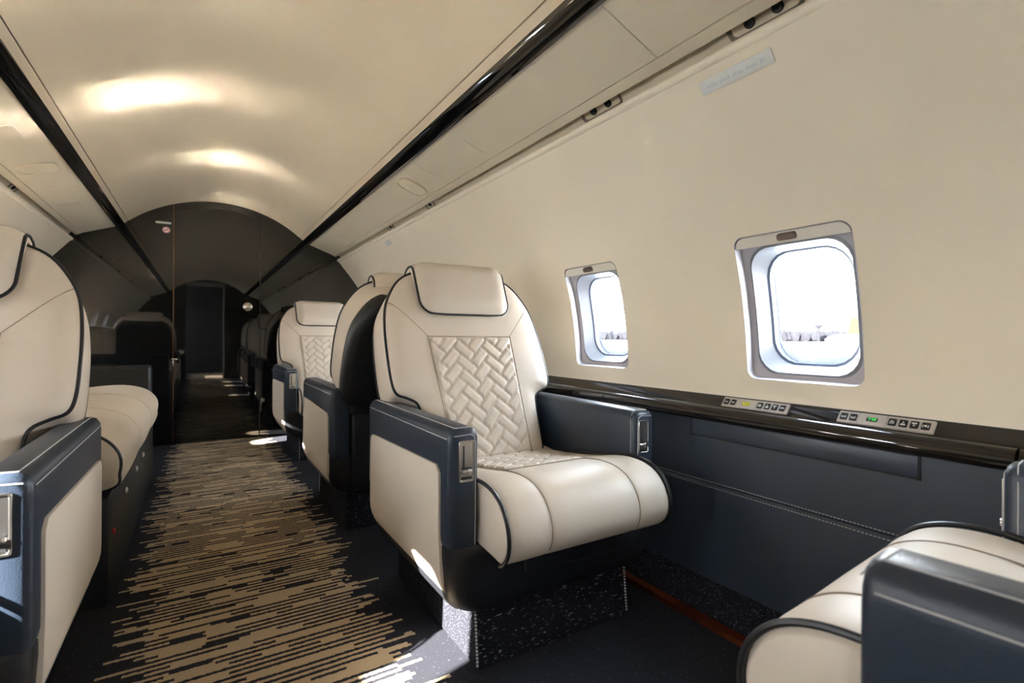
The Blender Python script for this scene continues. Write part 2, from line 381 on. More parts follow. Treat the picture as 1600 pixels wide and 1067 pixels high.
# ------------------------------------------------------------------ ceiling arch, gloss strips, service panels
R = (.575**2+.213**2)/(2*.213); zc0 = 1.853-R
def cz(x): return zc0+math.sqrt(R*R-x*x)
bm = B()
xs = [-.575+1.15*i/48 for i in range(49)]
lo = [(x, cz(x)) for x in xs]; hi = [(x, cz(x)+.012) for x in reversed(xs)]
extr_y(bm, lo+hi, Y0, Y1)
struct(obj('ceiling', bm, 'ceil', angle=50))
tn = 1
PSUY = [Y0, -.34, .89, 2.13, 3.37, Y1]
for s, nm in ((1, 'right'), (-1, 'left')):
    bm = B(); extr_y(bm, [(s*.579, 1.6385), (s*.601, 1.6195), (s*.606, 1.632), (s*.582, 1.652)], Y0, Y1)
    struct(obj('trim_%d' % tn, bm, 'ceil')); tn += 1
    bm = B(); prof = [(s*(.6205+.025*math.cos(a)*.80-.012*math.sin(a)), 1.606-.012*math.cos(a)+.022*math.sin(a)) for a in [2*PI*k/20 for k in range(20)]]
    extr_y(bm, prof, Y0, Y1)
    struct(obj('trim_%d' % tn, bm, 'gloss')); tn += 1
    # service unit strip below the gloss rail
    root = empty('service_panel_strip', (s*.75, 0, 1.55))
    tag(root, 'putty coloured overhead service panel strip %s black rail, %s' % (('right of the', 'above the two bright windows') if s > 0 else ('left of the', 'over the divan')), 'ceiling panel')
    Rm = root.location
    def rel(pr): return [(p[0]-Rm.x, p[1]-Rm.z) for p in pr]
    bm = B(); extr_y(bm, rel([(s*.640, 1.594), (s*.648, 1.5905), (s*.650, 1.600), (s*.642, 1.606)]), Y0, Y1); obj('inner_rail', bm, 'psu', root)
    bm = B(); extr_y(bm, rel([(s*.838, 1.520), (s*.856, 1.511), (s*.866, 1.5065), (s*.870, 1.509), (s*.871, 1.517), (s*.842, 1.535)]), Y0, Y1); obj('outer_rail', bm, 'psu', root, angle=25)
    for a, b in zip(PSUY[:-1], PSUY[1:]):
        bm = B(); extr_y(bm, rel([(s*.6495, 1.5905), (s*.8365, 1.522), (s*.841, 1.534), (s*.652, 1.603)]), a+.0008, b-.0008)
        bmesh.ops.bevel(bm, geom=[e for e in bm.edges], offset=.0008, segments=1, affect='EDGES')
        obj('panel', bm, 'psu', root)
    ang = math.atan2(1.5905-1.522, .8365-.6495)
    def onpanel(bm2, u, y):   # u across from inner edge
        mtx = Matrix.Translation((s*(.6495+u*math.cos(ang))-Rm.x, y, 1.5905-u*math.sin(ang)-Rm.z)) @ Matrix.Rotation(s*ang, 4, 'Y')
        return xform(bm2, mtx)
    for yy in ((2.37, -.6) if s > 0 else (3.0, 1.2)):
        bm = B(); q = rrloop(.072, .066, .05, 8)
        bridge(bm, [[(a, b, 0.0) for a, b in q], [(a*.995, b*.995, -.004) for a, b in q], [(a*.96, b*.96, -.0065) for a, b in q], [(a*.93, b*.93, -.0035) for a, b in q]], cap1=True)
        obj('speaker_cover', onpanel(bm, .105, yy), 'psu', root)
    for yy in ((1.80, 3.9) if s > 0 else (3.75, 2.55)):
        bm = B(); q = rrloop(.055, .07, .012, 6)
        bridge(bm, [[(a, b, 0.0) for a, b in q], [(a*.99, b*.99, -.0016) for a, b in q], [(a*.96, b*.97, -.0016) for a, b in q]], cap1=True)
        obj('mask_hatch', onpanel(bm, .12, yy), 'psu', root)
    # shadow channel with air vent units
    bm = B(); extr_y(bm, [(s*.866, 1.545), (s*.878, 1.538), (s*.915, 1.497), (s*.925, 1.505), (s*.880, 1.552)], Y0, Y1)
    struct(obj('trim_%d' % tn, bm, 'psu')); tn += 1
    for yy in ((.645, 1.165, 2.50, 3.15) if s > 0 else (.9, 2.1, 3.3)):
        u = empty('air_vent_unit', (s*.8955, yy, 1.519)); o = u.location
        lab = {.645: 'taupe air vent unit with two black gaspers nearest the camera, above the white placard', 1.165: 'taupe air vent unit with two black gaspers, second from the top right',
               2.50: 'small dark air vent unit in the right channel beside the oval speaker cover', 3.15: 'farthest small air vent unit in the right channel near the bulkhead'}
        lab2 = {.9: 'air vent unit in the left channel above the near left window', 2.1: 'air vent unit in the left channel above the divan', 3.3: 'air vent unit in the left channel nearest the bulkhead'}
        tag(u, (lab if s > 0 else lab2)[yy], 'air vent', 'air vent units in the overhead channels')
        tilt = Matrix.Rotation(s*math.radians(45), 4, 'Y')
        big = yy in (.645, 1.165, .9)
        hl = .085 if big else .05
        bm = B(); q = rrloop(.023, hl, .014, 8)
        bridge(bm, [[(a, b, .0) for a, b in q], [(a, b, -.005) for a, b in q], [(a*.85, b*.95, -.006) for a, b in q], [(a*.6, b*.86, .002) for a, b in q]], cap1=True)
        obj('housing', xform(bm, tilt), 'psudark', u)
        for dy in ((-.032, .032) if big else (0,)):
            bm = B(); prof = [(.0125, .001), (.0125, -.004), (.010, -.006), (.006, -.005), (.005, -.002)]
            bridge(bm, [[(r*math.cos(2*PI*k/16), dy+r*math.sin(2*PI*k/16), z) for k in range(16)] for r, z in prof], cap1=True)
            obj('gasper', xform(bm, tilt), 'matblack', u)

# placards on the wall
def placard(y0, y1, z, h, lab, s=1, n=26):
    yc = (y0+y1)/2; root = empty('placard', WP(s, yc, z, 0)); off = Vector(root.location)
    def g(hw, hh, d, r=.004): return [Vector(WP(s, yc+a, z+b, d))-off for a, b in rrloop(hw, hh, r, 6)]
    hw = (y1-y0)/2
    bm = B(); bridge(bm, [g(hw, h/2, .001), g(hw, h/2, -.003), g(hw-.001, h/2-.001, -.004)], cap1=True); obj('plate', bm, 'placard', root)
    if n:
        bm = B(); w = (2*hw*.8)/n
        for k in range(n):
            if k % 6 == 5: continue
            ya = yc+hw*.8-w*(k+.8); 
            zz = z-h*.16; hh = h*random.choice((.2, .24, .28))
            p = [Vector(WP(s, ya, zz, -.0044))-off, Vector(WP(s, ya+w*.62, zz, -.0044))-off, Vector(WP(s, ya+w*.62, zz+hh, -.0044))-off, Vector(WP(s, ya, zz+hh, -.0044))-off]
            bm.faces.new([bm.verts.new(v) for v in p])
        obj('lettering', bm, 'placardink', root, smooth=False)
    tag(root, lab, 'placard')
placard(.635, .820, 1.435, .026, 'long pale placard with faint blue lettering high on the wall above the near window')
placard(3.22, 3.31, 1.435, .026, 'tiny pale placard far along the right wall above the seat backs')

# ------------------------------------------------------------------ lower side: dado panel, ledge, kick carpet, copper trim
LEDGE = [(1.2235, .6455), (1.219, .6435), (1.1935, .6135), (1.190, .611), (1.172, .609), (1.164, .6125), (1.155, .6195), (1.146, .6205), (1.136, .616), (1.129, .606), (1.1265, .594), (1.129, .584), (1.136, .578), (1.146, .5765), (1.2235, .58)]
for s, nm in ((1, 'right'), (-1, 'left')):
    for (a, b) in ((.302, Y1-.002), (Y0+.002, .297)):
        bm = B(); extr_y(bm, [(s*p[0], p[1]) for p in LEDGE], a, b)
        if s > 0: lab = 'glossy dark brown side ledge with rolled lip under the windows' if a > 0 else 'short forward piece of glossy side ledge behind the bottom right seat'
        else: lab = 'glossy dark side ledge along the left wall by the divan' if a > 0 else 'forward piece of left side ledge beside the camera'
        tag(obj('side_ledge', bm, 'glossbrown', angle=50), lab, 'ledge', 'lacquered side ledges')
    root = empty('wainscot', (s*1.155, 1.3, 0)); o = root.location
    tag(root, 'navy leather lower side panel with double stitched seam under the %s ledge' % nm, 'panel')
    def rl(pr): return [(s*p[0]-o.x, p[1]) for p in pr]
    ya, yb = Y0+.002-o.y, Y1-.002-o.y
    bm = B(); extr_y(bm, rl([(1.155, .5755), (1.153, .394), (1.156, .3885), (1.20, .389), (1.20, .5755)]), ya, yb); obj('upper_panel', bm, 'navylit', root, angle=20)
    bm = B(); extr_y(bm, rl([(1.156, .3875), (1.152, .382), (1.148, .20), (1.143, .108), (1.20, .108), (1.20, .3875)]), ya, yb); obj('lower_panel', bm, 'navylit', root, angle=20)
    for z in (.3955, .3795):
        bm = B(); y = (-.2 if s > 0 else 1.9)-o.y
        while y < (2.0 if s > 0 else 2.2)-o.y:
            box(bm, *sorted((s*1.1535-o.x-s*.0018, s*1.1535-o.x+s*.001)), y, y+.0055, z-.0009, z+.0009); y += .0085
        st = obj('stitching', bm, 'stitch', root, smooth=False); st['kind'] = 'stuff'
    if s > 0:
        bm = B(); box(bm, 1.1505-o.x, 1.1562-o.x, .455-o.y, 1.03-o.y, .527, .574, .0025, 2); obj('table_lid', bm, 'navylit', root)
        bm = B()
        for (a, b, c, d) in ((.451, 1.034, .5235, .527), (.451, .455, .5235, .5755), (1.03, 1.034, .5235, .5755)): box(bm, 1.1518-o.x, 1.1545-o.x, a-o.y, b-o.y, c, d)
        obj('lid_gap', bm, 'matblack', root, smooth=False)
    bm = B(); extr_y(bm, [(s*p[0], p[1]) for p in [(1.145, .112), (1.139, .114), (1.118, .0), (1.155, .0)]], Y0+.002, Y1-.002)
    struct(obj('baseboard_'+nm, bm, 'fleck'))
    bm = B(); extr_y(bm, [(s*p[0], p[1]) for p in [(1.118, .0), (1.114, .020), (1.094, .014), (1.090, .0)]], Y0+.002, Y1-.002)
    struct(obj('trim_%d' % tn, bm, 'copper', angle=25)); tn += 1

# control panels on the ledge riser
def control_panel(y0, y1, led, lab):
    p0 = Vector((1.2063, 0, .6233)); root = empty('switch_unit', (1.2063, (y0+y1)/2, .6286))
    ang = math.atan2(.638-.6085, 1.219-1.1935)
    # local frame: a runs toward -y (reads left to right from the cabin), b up the slope, c out of the face
    ex = Vector((0, -1, 0)); ey = Vector((math.cos(ang), 0, math.sin(ang))); ez = Vector((-math.sin(ang), 0, math.cos(ang)))
    mt = Matrix((ex, ey, ez)).transposed().to_4x4()
    hw = (y1-y0)/2
    q = rrloop(hw, .0165, .002, 5)
    bm = B(); bridge(bm, [[(a, b, 0) for a, b in q], [(a, b, .004) for a, b in q], [(a*.995, b*.95, .005) for a, b in q]], cap1=True)
    obj('plate', xform(bm, mt), 'nickel', root)
    def rect(bm2, a0, a1, b0, b1, c): bm2.faces.new([bm2.verts.new(v) for v in ((a0, b0, c), (a1, b0, c), (a1, b1, c), (a0, b1, c))])
    def poly(bm2, pts, c): bm2.faces.new([bm2.verts.new((x, y, c)) for x, y in pts])
    pos = [-.86, -.645, .19, .41, .625, .84]
    for k, t in enumerate(pos):
        c = t*hw; r = .0078
        bm = B(); qq = rrloop(r, r+.0015, .0012, 3)
        bridge(bm, [[(c+a, b, .005) for a, b in qq], [(c+a*.97, b*.97, .0068) for a, b in qq]], cap1=True)
        bt = obj('button', xform(bm, mt), 'matblack', root)
        bm = B(); z = .0071
        if k in (0, 1): rect(bm, c-.005, c+.005, -.004, -.0026, z); rect(bm, c-.004, c+.004, -.001, .0004, z); rect(bm, c-.005, c-.0038, -.0026, .002, z); rect(bm, c+.0038, c+.005, -.0026, .002, z)
        elif k == 2: rect(bm, c-.005, c+.005, -.005, -.003, z); rect(bm, c-.005, c+.005, -.0015, .0005, z); poly(bm, [(c-.004, .0015), (c+.004, .0015), (c+.002, .0035), (c-.003, .0035)], z)
        elif k == 3: poly(bm, [(c-.0025, .001), (c+.0025, .001), (c, .0055)], z); poly(bm, [(c-.0055, -.0055), (c+.0055, -.0055), (c+.004, -.001), (c-.004, -.001)], z)
        elif k == 4: poly(bm, [(c-.0055, .005), (c-.004, .001), (c+.004, .001), (c+.0055, .005)], z); poly(bm, [(c-.0025, -.001), (c, -.0055), (c+.0025, -.001)], z)
        else:
            poly(bm, [(c+.0035*math.cos(a), .0+.0028*math.sin(a)) for a in [2*PI*j/10 for j in range(10)]], z)
            for sg in (-1, 1): poly(bm, [(c+sg*.0042, -.005), (c+sg*.0058, -.004), (c+sg*.0058, .003), (c+sg*.0046, .003)], z)
        obj('symbol', xform(bm, mt), 'placard', bt, smooth=False)
    c = -.235*hw
    bm = B(); qq = rrloop(.0115, .0052, .001, 3); bridge(bm, [[(c+a, b, .005) for a, b in qq], [(c+a, b, .0062) for a, b in qq]], cap1=True)
    dp = obj('display', xform(bm, mt), 'matblack' if led == 'ledgreen' else 'ledyellow', root)
    bm = B()
    for j in (-1, 0, 1):
        x = c+j*.0062
        rect(bm, x-.0022, x+.0022, .0022, .0032, .0066); rect(bm, x+.0012, x+.0022, -.0034, .0022, .0066)
        if j == 1: rect(bm, x-.0022, x-.0012, -.0034, .0022, .0066)
    obj('digits', xform(bm, mt), led if led == 'ledgreen' else 'matblack', dp, smooth=False)
    for t in (-.53, .07):
        bm = B(); rect(bm, t*hw-.0004, t*hw+.0004, -.0165, .0165, .0053)
        obj('division_line', xform(bm, mt), 'brownlatch', root, smooth=False)
    tag(root, lab, 'control panel', 'switch strips on the side ledge')
control_panel(.760, .958, 'ledyellow', 'nickel switch strip with yellow display on the ledge, left of the near window')
control_panel(.444, .636, 'ledgreen', 'nickel switch strip with green display on the ledge, nearer one, below the near window')

# ------------------------------------------------------------------ aft bulkhead, door
bm = B(); box(bm, -1.34, 1.34, Y1, Y1+.05, -.05, 2.0)
struct(obj('wall_back', bm, 'gloss', smooth=False))
door = struct(empty('door_1', (0, Y1, 0)))
dx0, dx1 = -.296, .272
def archp(x0, x1, dz, n=24): return [(x0+(x1-x0)*i/n, cz(x0+(x1-x0)*i/n)-dz) for i in range(n+1)]
bm = B(); pr = [(dx0, .012), (dx1, .012)] + list(reversed(archp(dx0, dx1, .055)))
a = [(x, -.004, z) for x, z in pr]; b = [(x, -.0001, z) for x, z in pr]; bridge(bm, [a, b], True, True, True)
obj('door_leaf', bm, 'gloss', door, smooth=False)
bm = B(); pr = archp(dx0, dx1, .052)+list(reversed(archp(dx0, dx1, .006)))
bridge(bm, [[(x, -.003, z) for x, z in pr], [(x, -.0001, z) for x, z in pr]], True, True, True)
obj('door_header', bm, 'gloss', door, smooth=False)
bm = B(); box(bm, dx0-.012, dx0-.003, -.010, 0, .01, cz(dx0)-.006, .002, 1); obj('edge_strip', bm, 'bronze', door)['label'] = 'bronze edge strip left of the door'
bm = B(); box(bm, dx1+.003, dx1+.010, -.007, 0, .01, cz(dx1)-.03, .002, 1); obj('edge_strip', bm, 'matblack', door)['label'] = 'thin dark edge strip right of the door'
def disc(bm, c, prof, n=24):
    bridge(bm, [[(c[0]+r*math.cos(2*PI*k/n), c[1]-d, c[2]+r*math.sin(2*PI*k/n)) for k in range(n)] for r, d in prof], cap1=True); return bm
bm = B(); disc(bm, (.190, -.004, 1.047), [(.034, 0), (.034, .006), (.029, .009), (.025, .006), (.014, .010), (.010, .012)]); obj('chrome_disc', bm, 'chrome', door)  # round chrome disc on the door leaf
bm = B(); box(bm, dx0-.016, dx0+.020, -.018, -.004, .63, .645, .003, 2); box(bm, dx0-.012, dx0-.002, -.026, -.004, .585, .63, .003, 2); obj('latch', bm, 'chrome', door)
bm = B(); disc(bm, (.30, -.001, .30), [(.020, 0), (.020, .02), (.014, .028)]); box(bm, .285, .293, -.02, 0, .21, .29, .003, 2); obj('door_stop', bm, 'chrome', door)
def sign(x, z, w, h, lab, two=False):
    r = empty('sign', (x, Y1-.0005, z))
    bm = B(); q = rrloop(w/2, h/2, .003, 3)
    bridge(bm, [[(a, 0, b) for a, b in q], [(a, -.0025, b) for a, b in q]], cap1=True)
    if two:
        q = rrloop(w/4, h/3, .002, 3); bridge(bm, [[(a, 0, b-h*1.3) for a, b in q], [(a, -.0025, b-h*1.3) for a, b in q]], cap1=True)
    obj('plate', bm, 'placard', r)
    bm = B(); n = 9
    for k in range(n):
        if k == 4: continue
        x0 = -w*.42+w*.84*k/n; bm.faces.new([bm.verts.new(v) for v in ((x0, -.0028, -h*.22), (x0+w*.06, -.0028, -h*.22), (x0+w*.06, -.0028, h*.22), (x0, -.0028, h*.22))])
    obj('lettering', bm, 'placardink', r, smooth=False)
    tag(r, lab, 'sign')
sign(-.368, 1.652, .095, .016, 'narrow white sign on the dark bulkhead left of the door, above the round sign')
sign(.215, 1.405, .07, .013, 'narrow white sign on the right part of the dark door', True)
r = empty('no_smoking_sign', (-.350, Y1-.0005, 1.600)); tag(r, 'round white sign with red ring on the dark bulkhead left of the door', 'sign')
bm = B(); disc(bm, (0, 0, 0), [(.024, 0), (.024, .0025)]); obj('plate', bm, 'white', r)
bm = B(); n = 28
bridge(bm, [[(rr*math.cos(2*PI*k/n), -d, rr*math.sin(2*PI*k/n)) for k in range(n)] for rr, d in ((.022, .0026), (.022, .0032), (.0175, .0032), (.0175, .0026))])
t = B(); box(t, -.019, .019, -.0034, -.0026, -.002, .002); xform(t, Matrix.Rotation(math.radians(-45), 4, 'Y')); me = bpy.data.meshes.new('t'); t.to_mesh(me); t.free(); bm.from_mesh(me)
obj('ring', bm, 'red', r)
bm = B(); box(bm, -.012, .010, -.0030, -.0026, -.002, .002); obj('cigarette', bm, 'matblack', r, smooth=False)

# forward bulkhead behind the camera with an open doorway and the entry lobby
fx0, fx1, fz = -.357, .262, 1.74
bm = B(); box(bm, -1.34, fx0, Y0-.05, Y0, 0, 2.0); box(bm, fx1, 1.34, Y0-.05, Y0, 0, 2.0); box(bm, fx0, fx1, Y0-.05, Y0, 1.82, 2.0)
struct(obj('wall_front', bm, 'gloss', smooth=False))
bm = B(); box(bm, fx0, fx1, Y0-.05, Y0+.004, fz, 1.82, .004, 1); struct(obj('trim_%d' % tn, bm, 'greyhead')); tn += 1
bm = B(); box(bm, fx1-.02, fx1+.004, Y0-.06, Y0+.006, 0.01, fz, .003, 1); struct(obj('trim_%d' % tn, bm, 'greyhead')); tn += 1
bm = B()
box(bm, -1.34, 1.34, Y0-1.7, Y0-1.65, 0, 2.0); box(bm, 1.05, 1.1, Y0-1.65, Y0-.05, 0, 2.0); box(bm, -1.1, 1.1, Y0-1.65, Y0-.05, 1.95, 2.0)
box(bm, -1.1, -1.05, Y0-.5, Y0-.05, 0, 2.0); box(bm, -1.1, -1.05, Y0-1.65, Y0-1.25, 0, 2.0)
struct(obj('wall_lobby', bm, 'matblack', smooth=False))

# ------------------------------------------------------------------ seats
def quilt_h(a, b, W=.039, amp=.0070, edge=.18):
    p = (a+b)/math.sqrt(2)/W+100; q = (b-a)/math.sqrt(2)/W+100
    i, j = math.floor(p), math.floor(q); k = (i-j) % 4
    if k == 0: x0, x1, y0, y1 = i, i+2, j, j+1
    elif k == 1: x0, x1, y0, y1 = i-1, i+1, j, j+1
    elif k == 3: x0, x1, y0, y1 = i, i+1, j, j+2
    else: x0, x1, y0, y1 = i, i+1, j-1, j+1
    d = min(p-x0, x1-p, q-y0, y1-q)
    t = min(1.0, max(0.0, d)/edge)
    return amp*(1-(1-t)**2.2)
def pad(bm, outline, centre, fmap, profile, backcap=True):
    """outline: (u,w) loop. profile: list of (scale about centre, height). First entry is innermost ring"""
    loops = []
    for s, h in profile:
        loops.append([fmap(centre[0]+(u-centre[0])*s, centre[1]+(w-centre[1])*s, h) for u, w in outline])
    vl = bridge(bm, loops)
    c = bm.verts.new(fmap(centre[0], centre[1], profile[0][1])); n = len(outline)
    for k in range(n): bm.faces.new((c, vl[0][k], vl[0][(k+1) % n]))
    if backcap:
        c = bm.verts.new(fmap(centre[0], centre[1], profile[-1][1]))
        for k in range(n): bm.faces.new((c, vl[-1][(k+1) % n], vl[-1][k]))

REC = math.radians(24.8)
YB, ZBK = .378, .40           # foot of the back's front face
CR, SR = math.cos(REC), math.sin(REC)
def backmap(u, v, h):         # h towards the sitter
    return Vector((u, YB+v*SR-h*CR, ZBK+v*CR+h*SR))
ARM_H = .604; HW = .335; AW = .078

# cushion profile in (y,z)
CPROF = catmull([(.44, .425, 0), (.36, .428, 0), (.25, .440, 0), (.13, .458, 0), (.04, .474, 0), (-.035, .474, 0), (-.09, .455, 0), (-.124, .418, 0), (-.136, .375, 0), (-.128, .338, 0), (-.100, .312, 0), (-.06, .314, 0), (.1, .325, 0), (.44, .33, 0)], 6, True)
CPROF = [(p.x, p.y) for p in CPROF]
def ctop(y):
    best = -1
    n = len(CPROF)
    for k in range(n):
        (y0, z0), (y1, z1) = CPROF[k], CPROF[(k+1) % n]
        if min(y0, y1) <= y <= max(y0, y1) and abs(y1-y0) > 1e-9:
            best = max(best, z0+(z1-z0)*(y-y0)/(y1-y0))
    return best

def make_seat(name='club_seat'):
    root = empty(name)
    # carpeted plinth
    bm = B()
    ys = [(-.0+.035, 0.0), (.012+.035, .12), (.02+.035, .20)]
    bridge(bm, [[(-.235-e, y-e, z), (.25+e, y-e, z), (.25+e, .62, z), (-.235-e, .62, z)] for (y, z), e in zip(ys, (.008, .004, 0))], True, True, True)
    bmesh.ops.bevel(bm, geom=bm.edges[:], offset=.006, segments=2, affect='EDGES')
    obj('plinth', bm, 'fleck', root)
    bm = B()
    for sx in (-1, 1):
        z = .012
        while z < .20:
            y = .035+z/.12*.012 if z < .12 else .047+(z-.12)/.08*.008
            x = (-.242 if sx < 0 else .257)
            box(bm, x-.0022, x+.0022, y-.0075, y-.003, z, z+.004); z += .0085
    st = obj('stitching', bm, 'stitch', root, smooth=False); st['kind'] = 'stuff'
    # leather tub
    bm = B()
    def tubloop(z, ins, fr):
        q = rrloop(HW-ins, .325-ins*.5, fr, 8)
        return [(a, .315+b, z) for a, b in q]
    bridge(bm, [tubloop(.150, .075, .03), tubloop(.153, .055, .05), tubloop(.165, .032, .06), tubloop(.19, .014, .055), tubloop(.23, .004, .045), tubloop(.30, 0.001, .04), tubloop(.322, .002, .04), tubloop(.327, .010, .035)], True, True, True)
    obj('tub', bm, 'black', root)
    bm = B(); box(bm, -.135, .20, -.0185, .02, .232, .318, .006, 3); obj('footrest_panel', bm, 'black', root)
    bm = B(); box(bm, .00, .085, -.0200, .0, .228, .2335, .001, 1); obj('footrest_pull', bm, 'matblack', root)
    # arms
    for s in (-1, 1):
        bm = B()
        # section in x, rounded top; swept along y with rounded front
        xi, xo = HW-AW, HW
        sec = [(xi, .30), (xi, .585), (xi+.005, .598), (xi+.015, .6045), (xo-.024, .6045), (xo-.010, .6005), (xo-.002, .588), (xo, .572), (xo, .34), (xo-.003, .326), (xo-.012, .326), (xi+.01, .30)]
        loops = []
        for y, ins in ((.0, .014), (.002, .007), (.007, .002), (.016, 0), (.30, 0), (.64, 0), (.652, .004), (.656, .016)):
            mx, mz = (xi+xo)/2, .46
            loops.append([(s*(x+(ins if x < mx else -ins)), y, z-(ins if z > .5 else -ins*.0)) for x, z in sec])
        bridge(bm, loops, True, True, True)
        arm = obj('arm', bm, 'navy', root, angle=55)
        # cream outer panel, tucking under at the bottom
        def xo_(z): return HW+.0055-(.058*max(0, (.265-z)/.11)**2 if z < .265 else 0)
        zs = [.512-.347*i/22 for i in range(23)]
        def yb(z):
            yf = .048+.0*z; yr = .612
            if z < .345: yf = .048-.014*min(1, (.345-z)/.10)**.8
            if z < .235: yf = .034+.05*((.235-z)/.07)**2
            zt = .512
            r = .022
            if z > zt-r: e = r-math.sqrt(max(0, r*r-(z-(zt-r))**2)); yf += e; yr -= e
            yr -= .055*max(0, (.30-z)/.135)**2
            return yf, yr
        g = []; gb = []
        for z in zs:
            yf, yr = yb(z); row = []
            for k in range(9):
                t = k/8; zz = z-.014*(t)*(1 if z > .4 else (z-.165)/.235)
                row.append((s*xo_(zz), yf+(yr-yf)*t, zz))
            g.append(row)
        bm = B(); vl = bridge(bm, g, closed=False)
        rim = [v for v in bm.verts]
        ext = bmesh.ops.extrude_face_region(bm, geom=bm.faces[:])
        bmesh.ops.translate(bm, verts=[v for v in ext['geom'] if isinstance(v, bmesh.types.BMVert)], vec=(-s*.02, 0, 0))
        obj('side_panel', bm, 'creampanel', arm, angle=50)
        # pale stitching along the edges
        bm = B()
        e = .0006
        for (x, z) in ((xo-.020, .6045+e*.4), (xo+e*.2, .5805)):
            tube(bm, [(s*x, .014, z), (s*x, .64, z)], .0010, 5)
        tube(bm, [(s*(xi-e*.2), .018, z) for z in (.31, .45, .575)]+[(s*(xi+.004), .017, .597), (s*(xi+.016), .016, .6045)]+[(s*(xo-.02), .0145, .6045)], .0010, 5)
        tube(bm, [(s*(xi+.010), -.0004, z) for z in (.31, .45, .570)]+[(s*(xi+.014), -.0002, .585), (s*(xi+.024), .0, .590), (s*(xo-.012), .0, .588)], .0010, 5)
        obj('stitching', bm, 'stitch', arm)
        # recline latch on the arm front
        cx_, zc_ = s*(xi+.034), .528; hw, hh = .0205, .049
        bm = B(); q = rrloop(hw, hh, .005, 5)
        bridge(bm, [[(cx_+a*k, y, zc_+(b if k == 1 else math.copysign(hh, b)*0+b*kk)) for a, b in q] for k, kk, y in ((1, 1, 0.004), (1, 1, -.002), (.97, .985, -.003), (.84, .93, -.003), (.80, .915, -.001), (.80, .915, .003))])
        obj('latch_frame', bm, 'chrome', arm)
        bm = B(); box(bm, cx_-.0168, cx_+.0168, -.0008, .0025, zc_-.0455, zc_+.0455, .0008, 1); obj('latch_plate', bm, 'chrome', arm)
        bm = B(); box(bm, cx_-.0095, cx_-.0050, -.0013, .0, zc_-.015, zc_+.037, .0006, 1); box(bm, cx_-.014, cx_+.014, -.0013, 0, zc_-.0195, zc_-.0145, .0006, 1); box(bm, cx_-.014, cx_+.014, -.0013, 0, zc_-.043, zc_-.036, .0006, 1); obj('latch_slot', bm, 'matblack', arm)
        bm = B(); box(bm, cx_-.0145, cx_+.0145, -.0065, -.0005, zc_-.0275, zc_-.0205, .002, 2); box(bm, cx_-.0005, cx_+.006, -.0080, -.0005, zc_-.031, zc_-.018, .002, 2); obj('latch_lever', bm, 'chrome', arm)
    # seat cushion
    bm = B(); us = [-.258, -.256, -.250, -.240, -.20, -.150, -.142, -.139, -.136, -.128, -.08, 0, .08, .128, .136, .139, .142, .150, .20, .240, .250, .256, .258]
    loops = []
    for u in us:
        a = abs(u); e = max(0, (a-.240)/.018); ins = .010*e*e
        gr = .0035*math.exp(-((a-.139)/.004)**2)
        crown = -.004*(a/.25)**2+.003*math.exp(-((a-.2)/.05)**2)
        L = []
        n = len(CPROF)
        for k, (y, z) in enumerate(CPROF):
            y0, z0 = CPROF[k-1]; y1, z1 = CPROF[(k+1) % n]; ty, tz = y1-y0, z1-z0; ll = math.hypot(ty, tz) or 1
            ny, nz = -tz/ll, ty/ll            # points inward for this winding
            front = 1.0 if y < .30 and z > .33 else 0.3
            sgn = 1 if (ny*(.1-y)+nz*(.39-z)) > 0 else -1
            d = ins+gr*front-crown*front*(1 if z > .4 else .5)
            wid = u if y < .02 else u*(1-.055*min(1, (y-.02)/.08))
            if k == 0: W0 = wid
            L.append((wid, y+sgn*ny*d, z+sgn*nz*d))
        loops.append(L)
    bridge(bm, loops, True, True, True)
    cush = obj('seat_cushion', bm, 'cream', root, angle=60)
    for s in (-1, 1):
        pts = []
        n = len(CPROF)
        for (y, z) in CPROF[8:62]:
            wid = .256 if y < .02 else .256*(1-.055*min(1, (y-.02)/.08))
            pts.append((s*(wid-.001), y, z+(.0 if y > -.1 else 0)))
        bm = B(); tube(bm, pts, .0048, 8); obj('piping', bm, 'piping', cush)
    NU, NV = 76, 70
    def quilt(bm, u0, u1, f, v0, v1):
        rows = []
        for j in range(NV+1):
            v = v0+(v1-v0)*j/NV; w = u1(v); row = []
            for i in range(NU+1):
                u = -w+2*w*i/NU
                ed = min(1, min(w-abs(u), v-v0, v1-v)/.008); ed = max(0, ed)
                row.append(f(u, v, .001-.003*(1-ed)+quilt_h(u, v)*min(1, ed*1.2)))
            rows.append(row)
        bridge(bm, rows, closed=False)
    bm = B(); quilt(bm, 0, lambda v: .135, lambda u, v, h: (u, v, ctop(v)-.001+h), .085, .425)
    obj('quilted_panel', bm, 'cream', cush, angle=70)
    bm = B()
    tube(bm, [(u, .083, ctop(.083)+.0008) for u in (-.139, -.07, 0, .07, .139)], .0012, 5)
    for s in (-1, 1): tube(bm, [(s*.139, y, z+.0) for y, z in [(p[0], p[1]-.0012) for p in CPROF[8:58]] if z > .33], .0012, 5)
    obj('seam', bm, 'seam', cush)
    # backrest
    half = catmull([(.0, .0, 0), (.10, .0, 0), (.185, .006, 0), (.205, .03, 0), (.212, .10, 0), (.220, .19, 0), (.230, .228, 0), (.262, .248, 0), (.292, .262, 0), (.3035, .30, 0), (.306, .38, 0), (.303, .48, 0), (.292, .565, 0), (.268, .625, 0), (.230, .680, 0), (.18, .712, 0), (.10, .728, 0), (0, .730, 0)], 4)
    half = [(p.x, p.y) for p in half]
    outl = half + [(-u, v) for u, v in reversed(half[1:-1])]
    C0 = (0, .36)
    bm = B()
